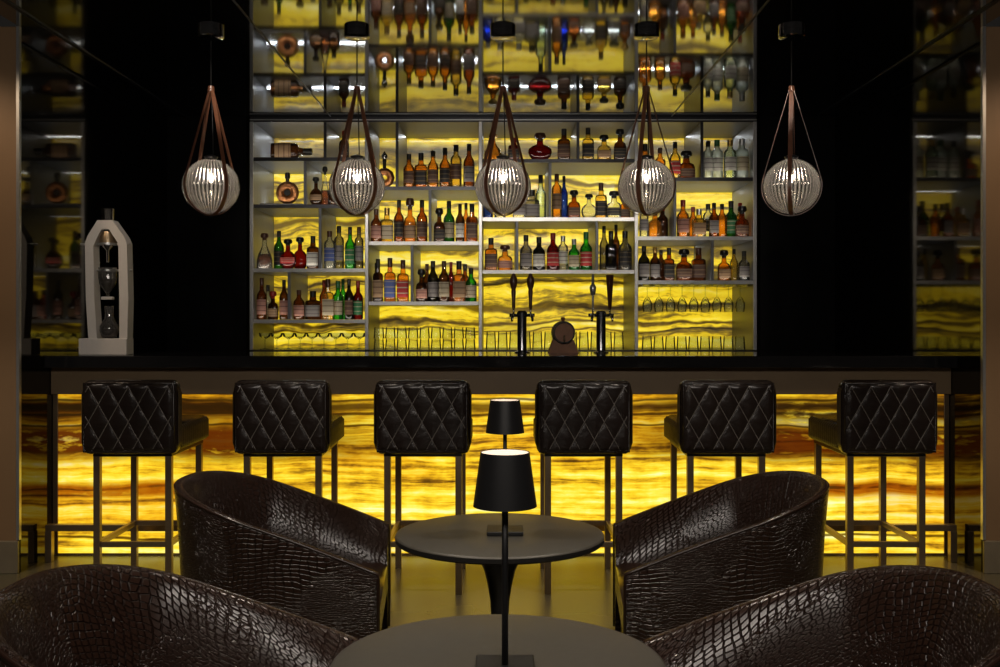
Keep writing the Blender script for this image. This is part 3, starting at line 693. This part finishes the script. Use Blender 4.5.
# cold drip coffee tower
d = 5.58
t = thing('cold_drip_tower', 'tall white cold drip coffee tower with glass vessels on the bar end', 'coffee maker', (X(108, d - .06), d, CT))
q = (d - .05) / 1000.0
def fx(px): return (px - 109) * q
def fz(py): return (355.0 - py) * q
MB().box(fx(79), fx(127), -.055, .055, 0, fz(338.5), .004).build('base', M['white'], t)
outer = [(fx(88), fz(338.5)), (fx(85.5), fz(300)), (fx(84.5), fz(243)), (fx(87), fz(236)), (fx(97), fz(220)), (fx(112), fz(220)), (fx(124), fz(237)), (fx(126.5), fz(243)), (fx(128), fz(300)), (fx(127), fz(338.5))]
inner = [(fx(96.5), fz(338.5)), (fx(94), fz(300)), (fx(93), fz(246)), (fx(95), fz(241)), (fx(101), fz(229)), (fx(108.5), fz(229)), (fx(117), fz(242)), (fx(118), fz(246)), (fx(119), fz(300)), (fx(119), fz(338.5))]
m = MB()
for i in range(len(outer) - 1):
    poly = [outer[i], outer[i + 1], inner[i + 1], inner[i]]
    m.prism(poly, -.042, .042)
bmesh.ops.remove_doubles(m.bm, verts=m.bm.verts[:], dist=1e-5)
m.build('arch_frame', M['white'], t)
M['lab_glass'] = thin_glass('laboratory_glass', (0.86, 0.86, 0.86), 2.0, 0.10, (0.8, 0.78, 0.75))
def vessel(name, prof, cx=fx(104.5), mat=M['lab_glass']):
    return MB().lathe([(r * q, fz(y)) for r, y in prof], 22, cx=cx, cy=0, caps=False).build(name, mat, t, smooth=True)
vessel('water_vessel', [(6.2, 208), (5.8, 211), (5.6, 240), (5, 246), (1.5, 250), (1.2, 262)])
MB().lathe([(8 * q, fz(244)), (8 * q, fz(237)), (6 * q, fz(231))], 20, cx=fx(104.5), caps=False).build('vessel_collar', M['bronze'], t, smooth=True)
for y, a, b in ((243.5, 77, 127), (270, 93, 129)):
    MB().tube([(fx(a), 0, fz(y)), (fx(b), 0, fz(y))], .006, 10).lathe([(7 * q, fz(y) - .006), (9 * q, fz(y) - .006), (9 * q, fz(y) + .006), (7 * q, fz(y) + .006), (7 * q, fz(y) - .006)], 22, cx=fx(104.5), caps=False).build('support_ring', M['steel'], t, auto=40)
vessel('coffee_funnel', [(9, 267), (9, 278), (8, 284), (2, 293), (1.6, 299)])
MB().lathe([(8 * q, fz(279)), (7.2 * q, fz(284)), (1.8 * q, fz(292.5))], 20, cx=fx(104.5)).build('coffee_grounds', M['coffee'], t, smooth=True)
MB().box(fx(99), fx(110), -.02, .02, fz(299.5), fz(296.5), .003).build('valve', M['white'], t)
vessel('serving_flask', [(4.5, 306), (4.2, 316), (5, 319), (9, 326), (9.2, 331), (7.5, 336.5), (5, 338.4), (0.1, 338.4)], fx(106))
MB().lathe([(7 * q, fz(337.6)), (8.6 * q, fz(332)), (8.6 * q, fz(328.5)), (0.1 * q, fz(328.5))], 20, cx=fx(106)).build('brewed_coffee', M['coffee'], t, smooth=True)

# ------------------------------------------------------------------ pendants
PD = 5.20; GR = 0.143; GZ = Z(186.5, PD)
APEX = Z(89, PD) - GZ
def make_pendant(phi):
    t = thing('pendant_lamp', None, 'pendant lamp', (0, PD, GZ), 0, 'globe pendants over the bar')
    top = ZC - GZ - 0.0005
    MB().lathe([(0.012, top - .038), (0.06, top - .036), (0.066, top - .032), (0.066, top)], 28).build('canopy', M['chrome'], t, auto=40)
    m = MB(); m.tube([(0, 0, APEX), (0, 0, top - .05)], .0035, 8).tube([(0.012, 0.0, GR), (0.004, 0, APEX)], .003, 8); m.build('cord', M['cord'], t, smooth=True)
    prof = [(max(GR * sin(pi * k / 40), .0005), -GR * cos(pi * k / 40)) for k in range(41)]
    go = MB().lathe(prof, 336, rib=.020, nrib=42, caps=False).build('globe', M['globe'], t, smooth=True)
    ri = GR - .008
    mi = MB().lathe([(max(ri * sin(pi * k / 40), .0005), -ri * cos(pi * k / 40)) for k in range(41)], 64, caps=False)
    bmesh.ops.recalc_face_normals(mi.bm, faces=mi.bm.faces[:]); bmesh.ops.reverse_faces(mi.bm, faces=mi.bm.faces[:])
    mi.bm.from_mesh(go.data); mi.bm.to_mesh(go.data); mi.bm.free()
    for p_ in go.data.polygons: p_.use_smooth = True
    s = MB(); s.lathe([(.001, .10), (.018, .10), (.02, .14), (.034, .148), (.036, .156), (.012, .165)], 16); s.build('socket', M['dark_metal'], t, auto=40)
    MB().sphere((0, 0, 0.045), .015, 1, 1, 1.3, 16).build('bulb', M['bulb'], t, smooth=True)
    # two leather straps crossing under the globe
    rs = GR * 1.02 + .002
    tz = rs * rs / APEX; tx = sqrt(rs * rs - tz * tz)
    path = [(0.006 + (tx - .006) * k / 10, APEX + (tz - APEX) * k / 10) for k in range(10)]
    a0 = math.atan2(tz, tx)
    half = path + [(rs * cos(a0 + (-pi / 2 - a0) * k / 20), rs * sin(a0 + (-pi / 2 - a0) * k / 20)) for k in range(21)]
    loop = half + [(-x, z) for x, z in reversed(half[:-1])]
    for qd in range(2):
        ang = phi + qd * pi / 2
        off = .0025 * qd
        m = MB(); W = .0105
        N = len(loop); n4 = []
        for k, (x, z) in enumerate(loop):
            x1, z1 = loop[min(k + 1, N - 1)]; x0, z0 = loop[max(k - 1, 0)]
            tx_, tz_ = x1 - x0, z1 - z0; l = sqrt(tx_ ** 2 + tz_ ** 2) or 1
            nx, nz = -tz_ / l, tx_ / l
            if nx * x + nz * z < 0: nx, nz = -nx, -nz
            ring = []
            for (w, th) in ((-W, off), (W, off), (W, off + .0025), (-W, off + .0025)):
                lx_, lz_ = x + nx * th, z + nz * th
                ring.append(m.bm.verts.new((lx_ * cos(ang) - w * sin(ang), lx_ * sin(ang) + w * cos(ang), lz_)))
            n4.append(ring)
        for k in range(N - 1):
            for c in range(4): m.bm.faces.new((n4[k][c], n4[k][(c + 1) % 4], n4[k + 1][(c + 1) % 4], n4[k + 1][c]))
        m.build('leather_strap', M['strap'], t, auto=40)
    MB().lathe([(.016, APEX - .012), (.018, APEX - .012), (.016, APEX + .012), (.006, APEX + .018)], 14).build('strap_clasp', M['strap'], t, auto=40)
    return t
PL = ['globe pendant hanging nearest the white coffee tower, before black wall', 'ribbed globe pendant hanging in front of the first and second bays',
      'middle ribbed globe pendant hanging above the two table lamps', 'ribbed globe pendant in front of the third and fourth bays',
      'globe pendant with spread straps before the black wall beyond the fourth bay']
for px, ph, lb in zip((211, 357, 503, 646.5, 791.5), (46, 46, 54, 65, 70), PL):
    t = make_pendant(R(ph)); t.location.x = X(px, PD); t['label'] = lb

# ------------------------------------------------------------------ bar stools
def make_stool():
    t = thing('bar_stool', None, 'bar stool', (0, 0, 0), 0, 'quilted bar stools along the bar')
    for sx in (-1, 1):
        for sy in (-1, 1):
            MB().box(sx * .168 - .0155, sx * .168 + .0155, sy * .25 - .0155, sy * .25 + .0155, 0, .657, .002).build('leg', M['bronze'], t)
        MB().box(sx * .168 - .010, sx * .168 + .010, -.2345, .2345, .222, .248, .002).build('side_stretcher', M['bronze'], t)
    for sy in (-1, 1):
        MB().box(-.1525, .1525, sy * .25 - .010, sy * .25 + .010, .222, .248, .002).build('stretcher', M['bronze'], t)
    MB().box(-.185, .185, -.266, .266, .650, .668, .003).build('seat_frame', M['dark_metal'], t)
    MB().box(-.208, .208, -.245, .275, .668, .80, .03, 4).build('seat', M['leather'], t, smooth=True)
    for sx in (-1, 1):       # vertical pleats down the sides of the seat
        def fn(i, j, sx=sx):
            u, v = i / 120, j / 8
            e = min(1, 10 * v, 10 * (1 - v)); 
            x = .203 + e * (.008 + .009 * abs(sin(pi * u * 15)))
            return ((sx * x, -.225 + .48 * u, .675 + .118 * v), (u, v))
        m = MB(); m.grid(fn, 120, 8); m.build('pleated_side', M['side_leather'], t, smooth=True)
    bk = MB().box(-.222, .222, -.315, -.225, .665, 1.012, .034, 5).build('backrest', M['leather'], t, smooth=True)
    Wq, Hq = .425, .325
    z0 = .676
    def quilt(x, z):
        a = (x / .092 + z / .165); b = (x / .092 - z / .165)
        h = abs(sin(pi * a)) ** .4 * abs(sin(pi * b)) ** .4
        return h
    def fn(i, j):
        u, v = i / 110, j / 84
        x = -Wq / 2 + Wq * u; z = Hq * v
        e = min(1.0, 14 * u, 14 * (1 - u), 12 * v, 12 * (1 - v)); e = e * (2 - e)
        y = -.3125 - e * (.006 + .0065 * quilt(x, z - Hq / 2 + .02))
        return ((x, y, z0 + z), (u, v))
    m = MB(); m.grid(fn, 110, 84); m.build('quilted_panel', M['leather'], bk, smooth=True)
    st = MB()
    for k in range(-9, 10):
        for sgn in (1, -1):
            pts = []
            for q_ in range(61):
                z = Hq * q_ / 60; zz = z - Hq / 2 + .02
                x = (k - sgn * zz / .165) * .092
                if abs(x) < Wq / 2 - .012 and .012 < z < Hq - .012: pts.append((x, -.3197, z0 + z))
            if len(pts) > 3: st.tube(pts, .0021, 5)
    st.build('stitching', M['thread'], bk, smooth=True)
    xa, za, zb_ = .2085, .684, .998
    MB().tube([(-xa, -.3135, za), (-xa, -.3135, zb_), (xa, -.3135, zb_), (xa, -.3135, za)], .0055, 8, closed=True).build('piping', M['leather'], bk, smooth=True)
    for sx in (-1, 1):
        def fn2(i, j, sx=sx):
            u, v = i / 24, j / 30
            e = min(1, 10 * v, 10 * (1 - v))
            x = .219 + e * (.004 + .006 * abs(sin(pi * u * 3)))
            return ((sx * x, -.295 + .05 * u, .69 + .29 * v), (u, v))
        m = MB(); m.grid(fn2, 24, 30); m.build('pleated_edge', M['side_leather'], bk, smooth=True)
    return t
SL = ['quilted dark leather bar stool in front of the white coffee tower', 'quilted dark leather bar stool, second along from the coffee tower',
      'quilted bar stool near the lamps, on the coffee tower side of them', 'quilted bar stool near the lamps, below the second beer tap',
      'quilted bar stool below the fourth bay, second from the far bar end', 'quilted dark leather bar stool at the far bar end from coffee tower']
stool = make_stool()
SD_ = 4.975
for i, (px, a) in enumerate(((127, -1), (279, -1), (422, 0), (584.5, 0), (730, 1), (892, 1))):
    o = stool if i == 0 else copy_tree(stool)
    o.location = (X(px, SD_ - .32), SD_, 0); o.rotation_euler.z = R(-a); o['label'] = SL[i]

# ------------------------------------------------------------------ tub chairs (face +X)
CW, CB, CF = .42, .325, .40
def plan(s, t):
    """s 0..1 along the U from near arm front round the back to the other arm; t inset"""
    w, a = CW - t, CB - t
    cx = -.03
    arm = CF - cx
    arc = pi * (w + a) / 2
    tot = 2 * arm + arc
    # keep the share of s constant over insets
    A = (CF - cx); ARC = pi * (CW + CB) / 2; T = 2 * A + ARC
    fa = A / T
    if s < fa: return (CF - (CF - cx) * s / fa, -w)
    if s > 1 - fa: return (CF - (CF - cx) * (1 - s) / fa, w)
    k = (s - fa) / (1 - 2 * fa)
    th = -pi / 2 - pi * k
    return (cx + a * cos(th), w * sin(th))
def rim(x):
    t = min(1, max(0, (x + .33) / (CF + .33)))
    return .708 - .258 * t ** 1.2
PT = 2 * (CF + .03) + pi * (CW + CB) / 2
def make_chair():
    t = thing('tub_armchair', None, 'armchair', (0, 0, 0), 0, 'crocodile leather tub armchairs')
    NS = 96
    prof_n = 22
    def prof(h):
        P = [(.055, .0), (.045, .10), (.03, .25), (.015, .45 * h / .6), (.004, h - .05), (.0, h - .018), (.003, h - .006), (.012, h), (.022, h - .001), (.032, h - .008), (.040, h - .022)]
        zb = .27
        for k in range(1, 12):
            f = k / 11
            P.append((.040 + .095 * (f ** .9) + .012 * sin(pi * f), (h - .022) + (zb - h + .022) * f))
        return P
    cache = {}
    def fn(i, j):
        s = i / NS
        x, y = plan(s, 0); h = rim(x)
        P = prof(h); tt, z = P[j]
        x2, y2 = plan(s, tt)
        L = sum(sqrt((P[k + 1][0] - P[k][0]) ** 2 + (P[k + 1][1] - P[k][1]) ** 2) for k in range(j))
        return ((x2, y2, z), (s * PT, L))
    m = MB()
    V = m.grid(fn, NS, prof_n - 1)
    for e in (0, NS):
        f = m.bm.faces.new([V[e][j] for j in range(prof_n)])
        for lp in f.loops: lp[m.uv].uv = (lp.vert.co.y, lp.vert.co.z)
    sh_ = m.build('shell', M['croc'], t, auto=55)
    pts = []
    for i in range(NS + 1):
        s = i / NS; x, y = plan(s, 0); h = rim(x); x2, y2 = plan(s, .004); pts.append((x2, y2, h - .006))
    pts = [(CF + .001, pts[0][1] , .02)] + [(CF + .001, pts[0][1], pts[0][2] - .015)] + pts + [(CF + .001, pts[-1][1], pts[-1][2] - .015), (CF + .001, pts[-1][1], .02)]
    MB().tube(pts, .0055, 8).build('piping', M['croc'], sh_, smooth=True)
    # seat cushion
    ring = [plan(i / 60, .118) for i in range(61)]
    K = 10
    m = MB()
    def fc(i, j):
        x, y = ring[i]
        if j <= K:
            f = j / K
            c = (.06, 0)
            px_, py_ = c[0] + (x - c[0]) * f, c[1] + (y - c[1]) * f
            z = .30 + .035 * sqrt(max(0, 1 - f ** 4))
        else:
            px_, py_ = x, y; z = .30 - (j - K) * .05
        return ((px_, py_, z), (px_, py_ + (0 if j <= K else -z)))
    V = m.grid(fc, 60, K + 2)
    # front border of the cushion
    for j in range(K + 2):
        a = [V[0][j], V[0][j + 1], V[60][j + 1], V[60][j]]
        a = [v for k, v in enumerate(a) if v not in a[:k]]
        try: m.bm.faces.new(a)
        except ValueError: pass
    m.build('seat_cushion', M['croc'], t, auto=50)
    MB().box(.30, CF - .02, -CW + .07, CW - .07, .0, .198, .01, 3).build('front_rail', M['croc'], t, smooth=False)
    return t
chair = make_chair()
CL = [('dark crocodile leather tub armchair beside the back table, coffee tower side', -.838, 3.72, R(4)),
      ('dark crocodile leather tub armchair beside the back table, opposite the coffee tower side', .842, 3.72, pi - R(4)),
      ('dark crocodile leather tub armchair beside the front table, coffee tower side, cropped by photo', -.735, 2.20, R(6)),
      ('dark crocodile leather tub armchair beside the front table, opposite the coffee tower side, cropped', .735, 2.19, pi - R(6))]
for i, (lb, x, y, a) in enumerate(CL):
    o = chair if i == 0 else copy_tree(chair)
    o.location = (x, y, 0); o.rotation_euler.z = a; o['label'] = lb

# ------------------------------------------------------------------ tables and lamps
def make_table():
    t = thing('tulip_table', None, 'table', (0, 0, 0), 0, 'round lounge tables')
    r = .396
    top = MB().lathe([(0.0005, .486), (r * .5, .486), (r - .010, .486), (r - .003, .484), (r, .479)], 96).build('tabletop', M['table_top'], t, auto=50)
    MB().lathe([(r, .4788), (r, .464), (r - .006, .458), (r - .05, .452), (0.0005, .452)], 96).build('table_edge', M['table_edge'], top, auto=40)
    MB().lathe([(.235, 0), (.235, .006), (.20, .014), (.12, .03), (.065, .07), (.040, .11), (.033, .16), (.037, .23), (.047, .29), (.060, .345), (.085, .40), (.13, .4515)], 48).build('pedestal', M['table_metal'], t, auto=50)
    return t
tb = make_table(); tb.location = (X(499.8, 3.8), 3.80, 0); tb['label'] = 'round dark tulip table standing nearer the bar'
t2 = copy_tree(tb); t2.location = (X(498, 2.36), 2.36, 0); t2['label'] = 'round dark tulip table in front, cropped by the photo bottom'
def make_lamp():
    t = thing('table_lamp', None, 'table lamp', (0, 0, 0), 0, 'cordless lamps on the tables')
    MB().box(-.068, .068, -.068, .068, 0, .016, .003).build('base', M['black_matte'], t)
    MB().tube([(0, 0, .016), (0, 0, .46)], .0075, 12).build('stem', M['black_matte'], t, smooth=True)
    MB().lathe([(.0735, .380), (.0565, .504), (.0550, .504), (.0715, .380), (.0735, .380)], 48, caps=False).build('lamp_shade', M['black_matte'], t, auto=40)
    MB().lathe([(.0005, .494), (.0545, .494), (.0545, .5025), (.0005, .5025)], 40).build('diffuser', M['diffuser'], t, auto=40)
    MB().lathe([(.062, .385), (.02, .39), (.02, .455), (.0005, .456)], 24, caps=False).build('reflector', M['chrome'], t, auto=40)
    return t
lm = make_lamp(); lm.location = (X(505, 3.8), 3.80, .4865); lm['label'] = 'small black lamp on the back table, seen above the other lamp'
l2 = copy_tree(lm); l2.location = (X(505, 2.30), 2.30, .4865); l2['label'] = 'larger-looking black lamp standing on the front table'

# ------------------------------------------------------------------ lights
def spot(name, loc, target, e, ang=60, blend=.6, col=(1, .86, .70), r=.06):
    from mathutils import Vector
    l = bpy.data.lights.new(name, 'SPOT'); l.energy = e; l.spot_size = R(ang); l.spot_blend = blend; l.color = col; l.shadow_soft_size = r
    o = bpy.data.objects.new(name, l); COL.objects.link(o); o.location = loc
    o.rotation_euler = (Vector(target) - Vector(loc)).to_track_quat('-Z', 'Y').to_euler(); return o
def area(name, loc, target, e, sx, sy, col=(1, .9, .8)):
    from mathutils import Vector
    l = bpy.data.lights.new(name, 'AREA'); l.shape = 'RECTANGLE'; l.size = sx; l.size_y = sy; l.energy = e; l.color = col
    o = bpy.data.objects.new(name, l); COL.objects.link(o); o.location = loc
    o.rotation_euler = (Vector(target) - Vector(loc)).to_track_quat('-Z', 'Y').to_euler(); return o
for s in (-1, 1):
    spot('downlight_or_fill', (s * .9, 3.95, ZC - .02), (s * .85, 3.7, 0), 80, 70)
    spot('downlight_or_fill', (s * .9, 2.7, ZC - .02), (s * .8, 2.4, 0), 60, 75)
    spot('downlight_or_fill', (s * 2.75, 4.0, ZC - .02), (s * 2.45, 4.6, 0), 75, 50)
    spot('wall_washer', (s * 2.95, 4.3, ZC - .02), (s * 2.75, 5.12, 1.2), 22, 100, col=(1, .72, .46))
spot('downlight_or_fill', (0, 2.9, ZC - .02), (0, 2.4, 0), 35, 60)
spot('downlight_or_fill', (-1.9, 4.5, ZC - .02), (-2.2, 5.55, 1.4), 26, 35)  # added fill aimed at the coffee tower to brighten it
area('lounge_light', (0, .2, ZC - .03), (0, 5.5, 1.2), 74, 3.0, .8)
for xx in (-1.3, -.45, .45, 1.3):
    spot('downlight_or_fill', (xx, 4.35, ZC - .02), (xx, 7.45, 1.62), 52, 34, col=(1, .90, .78), r=.03)  # added fills, no fixtures, to brighten bottle labels and shelf edges
# shelving lights: LED strips washing the back wall, plus added front and mid-shelf fills
def strip_light(loc, sx, e, tilt, col):
    l = bpy.data.lights.new('shelf_led_or_fill', 'AREA'); l.shape = 'RECTANGLE'; l.size = sx; l.size_y = .012; l.color = col; l.energy = e
    o = bpy.data.objects.new('shelf_led_or_fill', l); COL.objects.link(o); o.location = loc; o.rotation_euler = (tilt, 0, 0)
for bi, B in enumerate(BAYS):
    xc = (lx(B['l']) + lx(B['r'])) / 2; sx = lx(B['r']) - lx(B['l']) - .06
    up = TB
    for ri, z in enumerate(SHELF_Z[bi]):
        k = (.80, .36, .10, .04, .01)[ri]
        last = ri == len(SHELF_Z[bi]) - 1
        if not last:
            strip_light((xc, DS + .012, z + .004), sx, .28, pi - R(25), (1, .90, .76))  # added warm fill for the bottle fronts
            strip_light((xc, DS + .34, z + .004), sx, (2.2, 1.6, .7, .5)[ri], pi, (.84, .92, 1.0))  # added cool fill that turns the shelf undersides grey
        strip_light((xc, DB - .10, up - .004), sx, 1.6 * k, 0, (.88, .94, 1.0))
        up = z - .026

w = bpy.data.worlds.new('World'); scene.world = w; w.use_nodes = True
w.node_tree.nodes['Background'].inputs[0].default_value = (0.01, 0.009, 0.008, 1)

# ------------------------------------------------------------------ camera
cam = bpy.data.cameras.new('Camera'); cam.sensor_width = 36; cam.lens = 36
cam.shift_x = -0.001; cam.shift_y = -0.0135; cam.clip_start = .05
co = bpy.data.objects.new('Camera', cam); COL.objects.link(co)
co.location = (0, 0, H); co.rotation_euler = (pi / 2, 0, 0)
scene.camera = co
vs = scene.view_settings
vs.view_transform = 'Standard'; vs.look = 'None'; vs.gamma = 1; vs.exposure = 0.0; vs.use_curve_mapping = False
scene.cycles.transparent_max_bounces = 24
scene.cycles.use_denoising = True
